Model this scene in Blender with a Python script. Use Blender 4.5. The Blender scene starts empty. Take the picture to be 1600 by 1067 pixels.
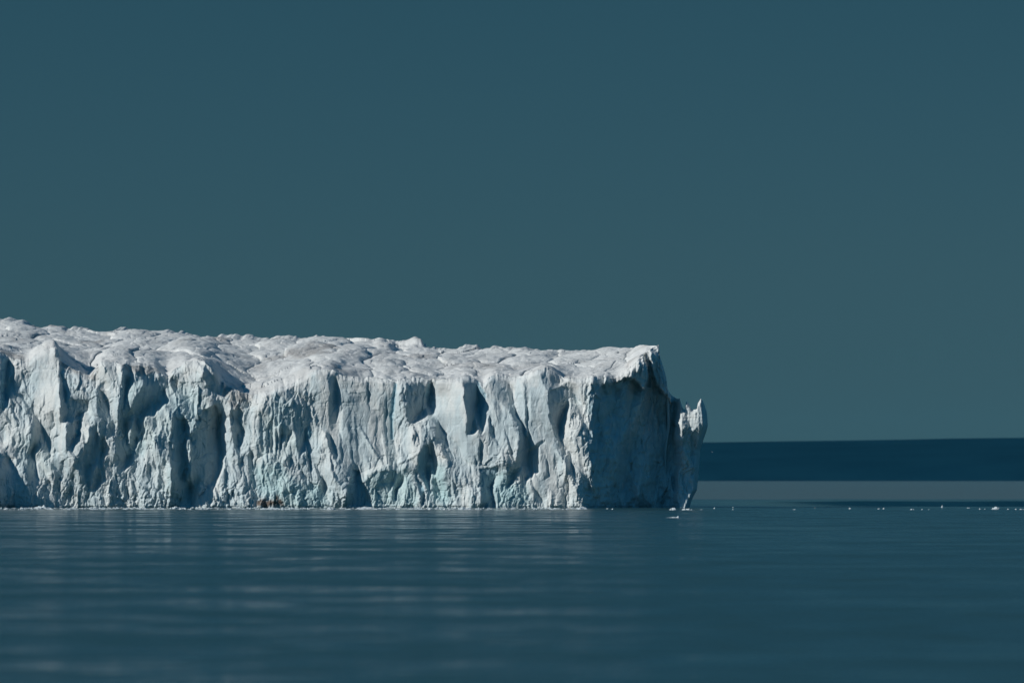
import bpy, math
import numpy as np
R = math.radians
sc = bpy.context.scene
C = sc.collection

# ------------------------------------------------------------------ camera
FPX = 13333.0            # focal length in photo pixels (300 mm lens, 36 mm sensor, 1600 px)
CAMZ = 9.5
HAZE = 3.0e-6
HOR = 745.0
cam_d = bpy.data.cameras.new('camera')
cam_d.lens = 300.0
cam_d.sensor_width = 36.0
cam_d.clip_start = 1.0
cam_d.clip_end = 600000.0
cam_d.dof.use_dof = True
cam_d.dof.focus_distance = 2250.0
cam_d.dof.aperture_fstop = 0.3 / 0.62
cam = bpy.data.objects.new('camera', cam_d)
C.objects.link(cam)
cam.location = (0, 0, CAMZ)
cam.rotation_euler = (R(90) + math.atan((HOR - 533.5) / FPX), 0, 0)
sc.camera = cam

# ------------------------------------------------------------------ sky and sun
SUN_EL, SUN_AZ = 32.0, 74.0       # azimuth: to the left of the line running back from the view
w = bpy.data.worlds.new('World')
sc.world = w
w.use_nodes = True
nt = w.node_tree
nt.nodes.clear()
sky = nt.nodes.new('ShaderNodeTexSky')
sky.sky_type = 'NISHITA'
sky.sun_disc = False
sky.sun_elevation = R(SUN_EL)
sky.sun_rotation = R(180 + SUN_AZ)
sky.air_density = 1.0
sky.dust_density = 0.0
sky.ozone_density = 1.0
tint = nt.nodes.new('ShaderNodeMix')
tint.data_type = 'RGBA'
tint.blend_type = 'MULTIPLY'
tint.inputs[0].default_value = 1.0
SKY_TINT = (0.148, 0.388, 0.645, 1)
tint.inputs[7].default_value = SKY_TINT
bg = nt.nodes.new('ShaderNodeBackground')
bg.inputs[1].default_value = 0.05
wo = nt.nodes.new('ShaderNodeOutputWorld')
nt.links.new(sky.outputs[0], tint.inputs[6])
# added gain by elevation: overhead sky brightened to fill the shaded ice
geo = nt.nodes.new('ShaderNodeTexCoord'); sx = nt.nodes.new('ShaderNodeSeparateXYZ')
nt.links.new(geo.outputs['Generated'], sx.inputs[0])
vm = nt.nodes.new('ShaderNodeValToRGB')
el = vm.color_ramp.elements
el[0].position = 0.0; el[0].color = (0.273, 0.304, 0.388, 1)
el[1].position = 0.55; el[1].color = (0.48, 0.98, 0.74, 1)
for pos_, c_ in ((0.025, (0.300, 0.304, 0.338, 1)), (0.056, (0.262, 0.282, 0.280, 1)), (0.12, (0.30, 0.37, 0.34, 1))):
    e_ = el.new(pos_); e_.color = c_
nt.links.new(sx.outputs[2], vm.inputs[0])
fill_gain = nt.nodes.new('ShaderNodeVectorMath'); fill_gain.operation = 'SCALE'; fill_gain.inputs[3].default_value = 3.2
nt.links.new(vm.outputs[0], fill_gain.inputs[0])
gain = nt.nodes.new('ShaderNodeMix'); gain.data_type = 'RGBA'; gain.blend_type = 'MULTIPLY'; gain.inputs[0].default_value = 1.0
nt.links.new(tint.outputs[2], gain.inputs[6]); nt.links.new(fill_gain.outputs[0], gain.inputs[7])
nt.links.new(gain.outputs[2], bg.inputs[0])
nt.links.new(bg.outputs[0], wo.inputs[0])

sun_d = bpy.data.lights.new('sun', 'SUN')
sun_d.energy = 5.0
sun_d.angle = R(0.5)
sun_d.color = (1.0, 0.965, 0.92)
sun = bpy.data.objects.new('sun', sun_d)
C.objects.link(sun)
sun.rotation_euler = (R(90 - SUN_EL), 0, -R(SUN_AZ))
sun.location = (-300, -200, 300)

sc.view_settings.view_transform = 'Standard'
sc.view_settings.look = 'None'
sc.view_settings.gamma = 1.0
sc.view_settings.exposure = -0.64
sc.cycles.diffuse_bounces = 1

# ------------------------------------------------------------------ helpers
def tag(o, label=None, cat=None, group=None, kind=None):
    if label: o['label'] = label
    if cat: o['category'] = cat
    if group: o['group'] = group
    if kind: o['kind'] = kind
    return o

def mesh_np(name, V, F, mat, parent=None, smooth=True, attrs=None, tris=False):
    me = bpy.data.meshes.new(name)
    V = np.asarray(V, np.float32); F = np.asarray(F, np.int32)
    n = F.shape[1]
    me.vertices.add(len(V)); me.vertices.foreach_set('co', V.ravel())
    me.loops.add(F.size); me.loops.foreach_set('vertex_index', F.ravel())
    me.polygons.add(len(F))
    me.polygons.foreach_set('loop_start', np.arange(len(F), dtype=np.int32) * n)
    me.polygons.foreach_set('use_smooth', np.full(len(F), smooth))
    me.update(calc_edges=True)
    for k, a in (attrs or {}).items():
        at = me.attributes.new(k, 'FLOAT', 'POINT')
        at.data.foreach_set('value', np.asarray(a, np.float32).ravel())
    me.materials.append(mat)
    o = bpy.data.objects.new(name, me)
    C.objects.link(o)
    if parent: o.parent = parent
    return o

def grid_faces(nr, nc, flip=False):
    i = np.arange(nr - 1)[:, None] * nc + np.arange(nc - 1)[None, :]
    a, b, c, d = i, i + 1, i + nc + 1, i + nc
    f = np.stack((a, b, c, d) if not flip else (a, d, c, b), -1)
    return f.reshape(-1, 4)

def lin(pts, x):
    p = np.array(pts, float)
    return np.interp(x, p[:, 0], p[:, 1])

def sstep(a, b, x):
    t = np.clip((x - a) / (b - a), 0, 1)
    return t * t * (3 - 2 * t)

def hash2(ix, iy, seed):
    h = (ix.astype(np.int64) * 374761393 + iy.astype(np.int64) * 668265263 + seed * 1442695041) & 0xFFFFFFFF
    h = ((h ^ (h >> 13)) * 1274126177) & 0xFFFFFFFF
    h = ((h ^ (h >> 16)) * 2246822519) & 0xFFFFFFFF
    h = h ^ (h >> 15)
    return (h & 0xFFFFFF) / float(0xFFFFFF)

def vnoise(x, y, seed=0):
    ix = np.floor(x); iy = np.floor(y)
    fx = x - ix; fy = y - iy
    fx = fx * fx * fx * (fx * (fx * 6 - 15) + 10); fy = fy * fy * fy * (fy * (fy * 6 - 15) + 10)
    a = hash2(ix, iy, seed); b = hash2(ix + 1, iy, seed)
    c = hash2(ix, iy + 1, seed); d = hash2(ix + 1, iy + 1, seed)
    return ((a * (1 - fx) + b * fx) * (1 - fy) + (c * (1 - fx) + d * fx) * fy) * 2 - 1

def fbm(x, y, oct=4, seed=0, gain=0.5):
    s = 0; a = 1.0
    for k in range(oct):
        s = s + a * vnoise(x * 2 ** k + 17.3 * k, y * 2 ** k - 9.1 * k, seed + k * 7)
        a *= gain
    return s

def worley(x, y, seed=0, jit=0.9):
    """nearest and second distance, plus offset and random tilt of the nearest cell"""
    ix = np.floor(x); iy = np.floor(y)
    f1 = np.full(x.shape, 9.0); f2 = np.full(x.shape, 9.0)
    ox = np.zeros(x.shape); oy = np.zeros(x.shape); r1 = np.zeros(x.shape); r2 = np.zeros(x.shape)
    for dx in (-1, 0, 1):
        for dy in (-1, 0, 1):
            cx = ix + dx; cy = iy + dy
            px = cx + 0.5 + jit * (hash2(cx, cy, seed) - 0.5)
            py = cy + 0.5 + jit * (hash2(cx, cy, seed + 1) - 0.5)
            d = np.hypot(x - px, y - py)
            near = d < f1
            f2 = np.where(near, f1, np.minimum(f2, d))
            ox = np.where(near, x - px, ox); oy = np.where(near, y - py, oy)
            r1 = np.where(near, hash2(cx, cy, seed + 2) * 2 - 1, r1)
            r2 = np.where(near, hash2(cx, cy, seed + 3) * 2 - 1, r2)
            f1 = np.where(near, d, f1)
    return f1, f2, ox, oy, r1, r2

def blur1(a, s, axis):
    if s <= 0: return a
    r = int(3 * s + 1)
    k = np.exp(-0.5 * (np.arange(-r, r + 1) / s) ** 2); k /= k.sum()
    p = [(0, 0), (0, 0)]; p[axis] = (r, r)
    b = np.pad(a, p, mode='edge')
    out = np.zeros_like(a)
    n = a.shape[axis]
    for i, kk in enumerate(k):
        out += kk * (b[i:i + n, :] if axis == 0 else b[:, i:i + n])
    return out

def blur(a, sx, sy=None):
    return blur1(blur1(a, sx, 1), sx if sy is None else sy, 0)

def bil(A, x, y):
    """bilinear sample of image A (rows y, cols x)"""
    h, wd = A.shape
    x = np.clip(x, 0, wd - 1.001); y = np.clip(y, 0, h - 1.001)
    ix = x.astype(int); iy = y.astype(int); fx = x - ix; fy = y - iy
    return ((A[iy, ix] * (1 - fx) + A[iy, ix + 1] * fx) * (1 - fy)
            + (A[iy + 1, ix] * (1 - fx) + A[iy + 1, ix + 1] * fx) * fy)

# ------------------------------------------------------------------ materials
def mat_new(name):
    m = bpy.data.materials.new(name); m.use_nodes = True
    n = m.node_tree.nodes; l = m.node_tree.links
    return m, n, l, n['Principled BSDF']

def mixc(n, l, fac, a, b):
    m = n.new('ShaderNodeMix'); m.data_type = 'RGBA'
    for idx, v in ((0, fac), (6, a), (7, b)):
        if isinstance(v, (tuple, float, int)): m.inputs[idx].default_value = v
        else: l.new(v, m.inputs[idx])
    return m.outputs[2]

def noise(n, l, vec, scale, detail=4, rough=0.55, dist=0.0):
    t = n.new('ShaderNodeTexNoise'); t.inputs['Scale'].default_value = scale
    t.inputs['Detail'].default_value = detail; t.inputs['Roughness'].default_value = rough
    t.inputs['Distortion'].default_value = dist
    l.new(vec, t.inputs['Vector'])
    return t.outputs[0]

def ramp(n, l, v, a, b, lo=0.0, hi=1.0):
    r = n.new('ShaderNodeMapRange'); r.interpolation_type = 'SMOOTHSTEP'
    l.new(v, r.inputs[0])
    for k, x in zip((1, 2, 3, 4), (a, b, lo, hi)): r.inputs[k].default_value = x
    return r.outputs[0]

def mathn(n, l, op, a, b):
    m = n.new('ShaderNodeMath'); m.operation = op
    for k, v in ((0, a), (1, b)):
        if isinstance(v, (float, int)): m.inputs[k].default_value = v
        else: l.new(v, m.inputs[k])
    return m.outputs[0]

def mapping(n, l, vec, scale):
    m = n.new('ShaderNodeMapping'); m.inputs['Scale'].default_value = scale
    l.new(vec, m.inputs[0]); return m.outputs[0]

def ice_material(name='glacier_ice', authored=True, WHITE=(0.80, 0.83, 0.80, 1)):
    m, n, l, bs = mat_new(name)
    tc = n.new('ShaderNodeTexCoord').outputs['Object']
    streak = noise(n, l, mapping(n, l, tc, (1, 1, 0.3)), 0.16, 6, 0.6, 0.3)
    patch = noise(n, l, tc, 0.06, 4, 0.55)
    fine = noise(n, l, mapping(n, l, tc, (1, 1, 0.6)), 1.3, 5, 0.6)
    PALE = (0.60, 0.71, 0.73, 1)
    col = mixc(n, l, ramp(n, l, streak, 0.38, 0.66), PALE, WHITE)
    col = mixc(n, l, ramp(n, l, fine, 0.35, 0.6, 0.25, 0.0), col, (0.55, 0.62, 0.64, 1))
    if authored:
        def att(k):
            a = n.new('ShaderNodeAttribute'); a.attribute_name = k; return a.outputs['Fac']
        # wind-packed snow on the plateau, greyed by dust lying in it
        grit = noise(n, l, mapping(n, l, tc, (1, 0.35, 1)), 0.12, 7, 0.68, 0.5)
        snow = mixc(n, l, ramp(n, l, grit, 0.40, 0.70), (0.79, 0.81, 0.785, 1), (0.60, 0.61, 0.59, 1))
        col = mixc(n, l, att('snow'), col, snow)
        aq = mixc(n, l, ramp(n, l, patch, 0.3, 0.7), (0.42, 0.66, 0.68, 1), (0.55, 0.74, 0.74, 1))
        col = mixc(n, l, att('aqua'), col, aq)
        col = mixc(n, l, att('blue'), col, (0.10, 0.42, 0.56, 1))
        gn = noise(n, l, tc, 0.55, 6, 0.7)
        dm = mathn(n, l, 'MULTIPLY', att('dirt'), ramp(n, l, gn, 0.34, 0.50))
        col = mixc(n, l, dm, col, (0.15, 0.115, 0.09, 1))
    l.new(col, bs.inputs['Base Color'])
    bs.inputs['Roughness'].default_value = 0.6
    bs.inputs['Specular IOR Level'].default_value = 0.25
    b1 = n.new('ShaderNodeBump'); b1.inputs['Strength'].default_value = 0.8; b1.inputs['Distance'].default_value = 0.45
    hh = noise(n, l, mapping(n, l, tc, (1, 1, 0.45)), 0.9, 7, 0.65, 0.2)
    vo = n.new('ShaderNodeTexVoronoi'); vo.inputs['Scale'].default_value = 0.55
    l.new(mapping(n, l, tc, (1, 1, 0.5)), vo.inputs['Vector'])
    hh = mathn(n, l, 'ADD', mathn(n, l, 'MULTIPLY', hh, 0.8), mathn(n, l, 'MULTIPLY', vo.outputs['Distance'], 0.35))
    l.new(hh, b1.inputs['Height'])
    l.new(b1.outputs[0], bs.inputs['Normal'])
    return m

ICE = ice_material()
FLOE = ice_material('floating_ice', False, (0.66, 0.72, 0.73, 1))

def water_material():
    m, n, l, bs = mat_new('sea_water')
    tc = n.new('ShaderNodeTexCoord').outputs['Object']
    sep = n.new('ShaderNodeSeparateXYZ'); l.new(tc, sep.inputs[0])
    X, Y = sep.outputs[0], sep.outputs[1]
    # wind streaks and slicks
    big = noise(n, l, mapping(n, l, tc, (0.7, 0.6, 1)), 0.045, 7, 0.65, 0.4)
    mid = noise(n, l, mapping(n, l, tc, (0.6, 1.0, 1)), 0.22, 6, 0.65, 0.5)
    bs.inputs['IOR'].default_value = 1.333
    ro = mathn(n, l, 'ADD', ramp(n, l, big, 0.38, 0.58, 0.125, 0.265), ramp(n, l, mid, 0.40, 0.60, -0.045, 0.15))
    wob = mathn(n, l, 'MULTIPLY', mathn(n, l, 'SUBTRACT', noise(n, l, mapping(n, l, tc, (1, 0.02, 1)), 0.02, 3), 0.5), 260.0)
    Yw = mathn(n, l, 'ADD', Y, wob)
    lane = mathn(n, l, 'MULTIPLY', ramp(n, l, Yw, 2660, 2760), ramp(n, l, Yw, 3200, 3900, 1.0, 0.0))
    lane = mathn(n, l, 'MULTIPLY', lane, ramp(n, l, X, 20, 125))
    ro = mathn(n, l, 'ADD', mathn(n, l, 'MULTIPLY', ro, mathn(n, l, 'SUBTRACT', 1.0, lane)), mathn(n, l, 'MULTIPLY', lane, 0.012))
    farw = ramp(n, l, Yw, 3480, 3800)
    ro = mathn(n, l, 'ADD', mathn(n, l, 'MULTIPLY', ro, mathn(n, l, 'SUBTRACT', 1.0, farw)), mathn(n, l, 'MULTIPLY', farw, 0.17))
    ro = mathn(n, l, 'SUBTRACT', ro, mathn(n, l, 'MULTIPLY', ramp(n, l, Y, 700, 1700), mathn(n, l, 'MULTIPLY', ramp(n, l, Y, 2640, 2655, 0.11, 0.0), ramp(n, l, big, 0.62, 0.40))))
    ro = mathn(n, l, 'MAXIMUM', ro, 0.012)
    l.new(ro, bs.inputs['Roughness'])
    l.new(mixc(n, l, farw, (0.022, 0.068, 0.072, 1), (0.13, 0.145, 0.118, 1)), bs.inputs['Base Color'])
    b1 = n.new('ShaderNodeBump'); b1.inputs['Distance'].default_value = 0.08
    l.new(ramp(n, l, Yw, 2660, 2700, 1.0, 0.0), b1.inputs['Strength'])
    l.new(noise(n, l, mapping(n, l, tc, (0.6, 1, 1)), 0.35, 6, 0.65), b1.inputs['Height'])
    b2 = n.new('ShaderNodeBump'); b2.inputs['Distance'].default_value = 0.60
    l.new(ramp(n, l, Yw, 2400, 2700, 1.0, 0.0), b2.inputs['Strength'])
    l.new(noise(n, l, mapping(n, l, tc, (0.3, 1, 1)), 0.16, 5, 0.6), b2.inputs['Height'])
    l.new(b1.outputs[0], b2.inputs['Normal'])
    l.new(b2.outputs[0], bs.inputs['Normal'])
    return m

def rock_material():
    m, n, l, bs = mat_new('far_land')
    tc = n.new('ShaderNodeTexCoord').outputs['Object']
    v = noise(n, l, tc, 0.004, 5, 0.6)
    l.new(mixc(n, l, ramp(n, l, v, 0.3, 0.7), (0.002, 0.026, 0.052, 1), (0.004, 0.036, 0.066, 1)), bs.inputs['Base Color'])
    bs.inputs['Roughness'].default_value = 1.0
    bs.inputs['Specular IOR Level'].default_value = 0.0
    return m

# ------------------------------------------------------------------ sea
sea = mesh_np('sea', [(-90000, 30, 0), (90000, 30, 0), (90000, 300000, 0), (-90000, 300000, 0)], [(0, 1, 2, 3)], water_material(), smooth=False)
tag(sea, 'calm dark teal sea with faint wind streaks reaching the horizon', 'sea', kind='structure')

# ------------------------------------------------------------------ far land
hx = np.linspace(-7000, 7000, 360)
hy = np.linspace(0, 1, 24)
HX, HV = np.meshgrid(hx, hy)
HY = 20500 + 3500 * HV + 300 * fbm(HX / 1500, HV * 2, 3, 5)
pxh = 800 + HX / 20500 * FPX
crest = lin([(-4000, 691), (1000, 692), (1150, 690), (1300, 687.5), (1450, 685), (1600, 683.5), (2200, 676), (5000, 690)], pxh)
zc = CAMZ + (HOR - crest) / FPX * 22200
HZ = zc * np.sin(np.clip(HV, 0, 1) * math.pi) ** 0.6 * (1 + 0.02 * fbm(HX / 900, HV * 3, 4, 9)) - 1.0
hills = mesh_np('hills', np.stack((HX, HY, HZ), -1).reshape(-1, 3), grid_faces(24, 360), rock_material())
tag(hills, 'low dark blue coast lying far off on the right', 'hills', kind='structure')

# ------------------------------------------------------------------ iceberg
PX = 2640.0 / FPX                       # metres per photo pixel at the face
GX0, GX1, GY0, GY1 = -330, 1130, 470, 820
GW, GH = GX1 - GX0, GY1 - GY0
gx, gy = np.meshgrid(np.arange(GX0, GX1) + 0.0, np.arange(GY0, GY1) + 0.0)
STRIP = [0, 180, 360, 540, 720, 900]

RX, RY = gx * 0.86 + gy * 0.5, gy * 0.86 - gx * 0.5
JX = gx + 1.5 * vnoise(RX / 9, RY / 11, 61) + 1.1 * vnoise(RX / 3.3, RY / 4.3, 65)
JY = gy + 1.9 * vnoise(RX / 8, RY / 9, 62) + 1.3 * vnoise(RX / 3.3, RY / 4.3, 66)
def poly_mask(k, pts, raw=False):
    p = np.array(pts, float)
    if not raw:
        p = np.stack((STRIP[k] + p[:, 0] / 4.105, 540 + p[:, 1] / 4.105), -1)
    # ragged edge
    jx, jy = JX, JY
    x0, x1 = int(p[:, 0].min() - GX0) - 3, int(p[:, 0].max() - GX0) + 4
    y0, y1 = int(p[:, 1].min() - GY0) - 3, int(p[:, 1].max() - GY0) + 4
    x0, y0 = max(x0, 0), max(y0, 0)
    sx, sy = jx[y0:y1, x0:x1], jy[y0:y1, x0:x1]
    acc = np.zeros(sx.shape)
    for ax, ay in ((-.25, -.25), (.25, -.25), (-.25, .25), (.25, .25)):
        ins = np.zeros(sx.shape, bool)
        qx, qy = sx + ax, sy + ay
        for (xa, ya), (xb, yb) in zip(p, np.roll(p, -1, 0)):
            if ya == yb: continue
            c = ((ya > qy) != (yb > qy)) & (qx < (xb - xa) * (qy - ya) / (yb - ya) + xa)
            ins ^= c
        acc += ins * 0.25
    out = np.zeros(gx.shape); out[y0:y1, x0:x1] = acc
    return out

# relief drawn as turn of the surface: + turned to the left, - turned to the right
TURN = [
 # strip 0
 (0, .6, [(80,90),(180,80),(200,60),(340,0),(378,100),(385,400),(300,440),(230,380),(130,300),(90,300)]),
 (0, -1.0, [(0,50),(60,90),(45,200),(40,260),(55,400),(0,410)]),
 (0, -1.2, [(345,0),(375,50),(385,150),(425,330),(440,480),(380,480),(385,400),(378,100)]),
 (0, -.8, [(430,330),(510,345),(540,370),(575,350),(560,420),(480,470),(440,480)]),
 (0, .5, [(390,160),(480,180),(600,250),(570,350),(530,360),(430,320)]),
 (0, .8, [(640,100),(780,110),(780,180),(740,400),(745,500),(700,400),(640,280),(615,240)]),
 (0, .7, [(615,260),(625,430),(600,450),(565,420),(590,330)]),
 (0, -.5, [(620,265),(670,310),(745,570),(755,600),(700,640),(640,520),(625,430)]),
 (0, .15, [(670,580),(755,590),(750,680),(690,750),(670,700)]),
 (0, -.7, [(130,330),(200,390),(280,540),(250,560),(190,460)]),
 (0, -.8, [(430,500),(500,490),(510,560),(440,680),(435,600)]),
 (0, .7, [(380,520),(440,470),(430,620),(430,740),(370,680),(350,640)]),
 (0, .6, [(510,450),(620,440),(580,560),(550,640),(470,740),(440,700),(520,590)]),
 (0, -1.0, [(570,520),(620,500),(625,620),(610,760),(560,780),(560,640)]),
 (0, -.7, [(530,650),(560,650),(560,860),(590,940),(540,1020),(540,850),(460,760),(500,700)]),
 (0, -.7, [(640,520),(665,560),(660,700),(640,860),(600,960),(590,900),(620,740)]),
 (0, -.8, [(650,760),(680,770),(670,860),(650,860)]),
 (0, -.8, [(0,705),(60,770),(150,850),(210,800),(270,870),(310,980),(310,1040),(0,1040)]),
 (0, -.8, [(780,120),(821,120),(821,560),(745,500),(760,400),(785,270)]),
 (0, -1.0, [(755,580),(821,560),(821,740),(760,790),(730,740)]),
 # strip 1
 (1, .8, [(0,120),(45,120),(40,200),(20,380),(15,520),(0,560)]),
 (1, -.9, [(45,130),(85,120),(90,180),(75,330),(50,370),(20,380),(45,280)]),
 (1, 0.1, [(85,190),(180,140),(180,250),(100,330),(75,320)]),
 (1, -1.1, [(180,180),(250,200),(340,190),(400,240),(410,440),(350,380),(300,370),(230,400),(120,470),(80,450),(130,330),(180,250)]),
 (1, -.85, [(20,400),(120,430),(170,560),(120,680),(60,770),(0,780),(0,600)]),
 (1, .5, [(140,570),(180,640),(150,740),(100,740),(130,680)]),
 (1, .35, [(205,390),(240,390),(190,600),(175,620),(190,480)]),
 (1, .35, [(75,480),(110,470),(100,640),(85,640)]),
 (1, .6, [(230,550),(260,560),(275,700),(250,720),(220,640)]),
 (1, .5, [(265,400),(310,370),(350,400),(350,470),(300,600),(275,600),(260,470)]),
 (1, .6, [(330,460),(370,470),(350,580),(345,740),(310,740),(300,640),(340,560)]),
 (1, .2, [(60,800),(100,740),(250,740),(345,750),(370,900),(340,1020),(0,1020),(0,900)]),
 (1, -1.3, [(370,470),(470,480),(480,880),(490,1020),(345,1035),(370,900),(360,760),(350,740),(350,620)]),
 (1, -1.2, [(480,600),(560,420),(640,380),(680,470),(670,600),(690,720),(655,850),(590,910),(480,880)]),
 (1, .45, [(320,290),(350,230),(385,310),(400,400),(385,440),(350,400),(320,340)]),
 (1, .3, [(420,270),(450,280),(450,390),(430,400)]),
 (1, .6, [(490,290),(530,250),(540,320),(520,470),(480,580),(450,560),(445,470),(475,390)]),
 (1, .8, [(450,600),(480,600),(470,870),(455,860),(460,740),(440,690)]),
 (1, .7, [(350,605),(372,610),(370,660),(348,665)]),
 (1, -.8, [(535,250),(555,400),(550,500),(520,470),(540,330)]),
 (1, .5, [(350,160),(430,110),(520,100),(560,140),(560,230),(410,240),(400,215)]),
 (1, -.7, [(570,140),(640,190),(690,240),(670,300),(590,260),(560,210)]),
 (1, .5, [(540,290),(600,280),(740,360),(745,440),(680,450),(640,375),(590,410),(555,410),(545,340)]),
 (1, .5, [(680,450),(740,470),(750,570),(700,720),(670,850),(690,700),(670,560)]),
 (1, -.9, [(740,420),(821,430),(775,470),(821,530),(821,600),(770,560),(755,500)]),
 (1, -.9, [(745,500),(765,560),(800,740),(821,800),(821,840),(790,760),(755,600)]),
 # strip 2
 (2, -.8, [(0,420),(50,410),(40,470),(90,540),(40,580),(60,700),(100,850),(140,950),(120,1020),(100,900),(60,780),(20,620),(0,500)]),
 (2, -.7, [(105,720),(130,640),(140,750),(150,900),(150,1000),(120,950),(110,820)]),
 (2, .4, [(240,180),(300,200),(330,250),(260,300),(160,420),(100,440),(80,420),(150,350)]),
 (2, .7, [(380,250),(510,180),(490,260),(480,340),(430,300)]),
 (2, .3, [(510,160),(560,160),(600,260),(600,300),(560,500),(540,510),(510,430),(490,340),(510,230)]),
 (2, -.55, [(620,160),(680,200),(690,400),(680,530),(640,550),(630,430),(635,300)]),
 (2, -.15, [(190,450),(300,330),(430,400),(400,560),(330,700),(300,760),(190,740)]),
 (2, -.7, [(330,290),(400,290),(470,350),(520,450),(520,570),(490,610),(490,480),(460,390),(400,340),(350,330)]),
 (2, -.7, [(430,400),(470,400),(400,540),(350,660),(340,640),(380,540)]),
 (2, -.1, [(400,540),(470,400),(500,560),(480,640),(380,690),(400,600)]),
 (2, .4, [(360,660),(390,570),(400,520),(385,700),(370,700)]),
 (2, -.8, [(360,710),(390,710),(380,760),(360,760)]),
 (2, .3, [(560,500),(610,560),(630,690),(700,760),(770,850),(740,950),(700,1020),(560,1020),(540,900),(450,800),(450,720),(500,620)]),
 (2, .8, [(560,505),(605,560),(600,620),(520,720),(460,720),(500,620)]),
 (2, -1.0, [(610,560),(640,570),(685,700),(690,740),(640,690)]),
 (2, -1.1, [(780,800),(821,790),(821,1035),(720,1035),(760,930),(780,860)]),
 (2, -.5, [(450,920),(520,870),(545,900),(500,940)]),
 (2, .6, [(690,430),(720,400),(715,600),(700,600)]),
 (2, .5, [(750,280),(780,200),(821,200),(821,260),(790,300),(760,310)]),
 (2, -.4, [(770,460),(790,570),(770,600),(750,500)]),
 # strip 3
 (3, .3, [(20,220),(100,200),(130,300),(50,300),(10,260)]),
 (3, -.35, [(20,330),(110,320),(110,370),(20,370)]),
 (3, -.4, [(15,400),(35,420),(40,560),(20,500)]),
 (3, .4, [(160,260),(200,220),(240,230),(210,420),(160,420)]),
 (3, .6, [(335,230),(385,210),(390,280),(360,420),(315,480),(300,500),(310,360)]),
 (3, -.7, [(390,240),(480,240),(520,290),(520,390),(460,450),(460,480),(400,480),(385,420),(380,340)]),
 (3, .6, [(320,480),(380,430),(410,490),(500,530),(515,630),(470,700),(460,760),(400,730),(350,760),(310,770),(310,640),(330,540)]),
 (3, .5, [(480,440),(550,460),(580,510),(520,540),(470,480)]),
 (3, .7, [(560,220),(750,210),(770,400),(775,560),(790,700),(790,740),(710,620),(640,560),(580,440),(550,380)]),
 (3, -1.1, [(530,235),(555,240),(550,320),(530,350),(555,390),(530,390),(510,330)]),
 (3, -.5, [(580,500),(640,560),(690,740),(670,790),(620,700),(560,620)]),
 (3, -.8, [(760,230),(821,200),(821,560),(775,565),(780,480)]),
 (3, -1.2, [(500,640),(530,640),(545,720),(520,760),(540,930),(520,910),(455,790),(470,700)]),
 (3, .25, [(530,740),(610,740),(650,790),(640,860),(660,940),(700,1010),(600,1020),(540,1010),(545,900),(530,820)]),
 (3, -1.1, [(40,790),(80,800),(90,870),(130,930),(130,1035),(0,1035),(20,930)]),
 (3, .4, [(85,820),(240,760),(300,770),(200,800),(150,830),(110,900)]),
 (3, -.4, [(140,840),(200,800),(330,795),(330,900),(280,1020),(130,1020),(130,920)]),
 (3, -.9, [(330,800),(390,790),(370,860),(330,930),(320,1000),(280,1020),(300,930),(320,850)]),
 (3, .35, [(400,820),(440,830),(480,990),(440,1020),(350,1010),(350,930),(390,860)]),
 (3, -.9, [(440,800),(500,900),(500,1020),(485,1020),(480,940)]),
 (3, -.3, [(650,940),(720,960),(720,990),(680,1000)]),
 (3, .1, [(700,770),(790,750),(820,900),(820,1020),(740,1010),(760,920),(710,960),(680,860)]),
 # strip 4
 (4, .7, [(0,230),(15,230),(40,560),(50,740),(0,720)]),
 (4, -.7, [(20,210),(90,200),(110,300),(110,400),(140,550),(130,590),(90,470),(60,540),(30,560),(50,500),(20,340)]),
 (4, .5, [(165,330),(200,340),(230,440),(250,560),(300,680),(330,700),(260,740),(245,770),(240,660),(200,560),(170,430),(130,500),(125,430)]),
 (4, -.3, [(190,200),(290,200),(300,390),(260,360),(200,320)]),
 (4, -.6, [(170,430),(200,500),(245,650),(240,660),(190,560)]),
 (4, .45, [(230,360),(300,400),(330,470),(340,560),(370,560),(350,740),(300,790),(270,720),(240,640),(230,560),(270,440)]),
 (4, .6, [(310,230),(400,200),(410,400),(430,620),(400,500),(350,430),(340,290)]),
 (4, -1.1, [(300,240),(340,300),(350,440),(400,520),(430,630),(440,680),(460,870),(440,830),(400,870),(385,780),(300,900),(270,880),(310,790),(350,740),(375,600),(370,520),(320,430),(305,350)]),
 (4, -.7, [(405,230),(425,300),(435,600),(425,600),(415,450)]),
 (4, .25, [(420,200),(500,150),(520,180),(540,300),(520,340),(440,300)]),
 (4, -.5, [(500,150),(550,140),(650,190),(640,250),(620,280),(560,300),(540,280),(520,220)]),
 (4, .08, [(440,310),(540,350),(570,470),(600,560),(620,700),(680,800),(660,1000),(500,1000),(460,860),(450,650),(440,500)]),
 (4, -1.1, [(570,280),(650,250),(700,270),(800,380),(760,400),(700,370),(660,420),(640,500),(620,590),(590,540),(570,470),(560,370)]),
 (4, -1.0, [(620,590),(650,620),(700,700),(740,850),(750,920),(720,900),(680,780),(640,700)]),
 (4, -1.0, [(430,660),(540,605),(540,620),(460,670),(430,690)]),
 (4, .3, [(720,380),(760,420),(800,560),(821,640),(821,740),(790,880),(790,930),(750,860),(700,700),(690,620),(650,540),(670,420)]),
 (4, -.9, [(730,380),(750,400),(820,580),(821,640),(790,580)]),
 (4, .8, [(680,820),(720,900),(720,940),(680,950)]),
 (4, .3, [(40,570),(110,560),(120,700),(120,1000),(80,1020),(60,760)]),
 (4, -.9, [(120,580),(130,700),(120,780),(113,700)]),
 (4, .25, [(125,600),(160,620),(240,650),(250,770),(160,780),(130,800)]),
 (4, -1.2, [(125,790),(245,775),(200,900),(215,1035),(130,1035),(130,900)]),
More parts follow.
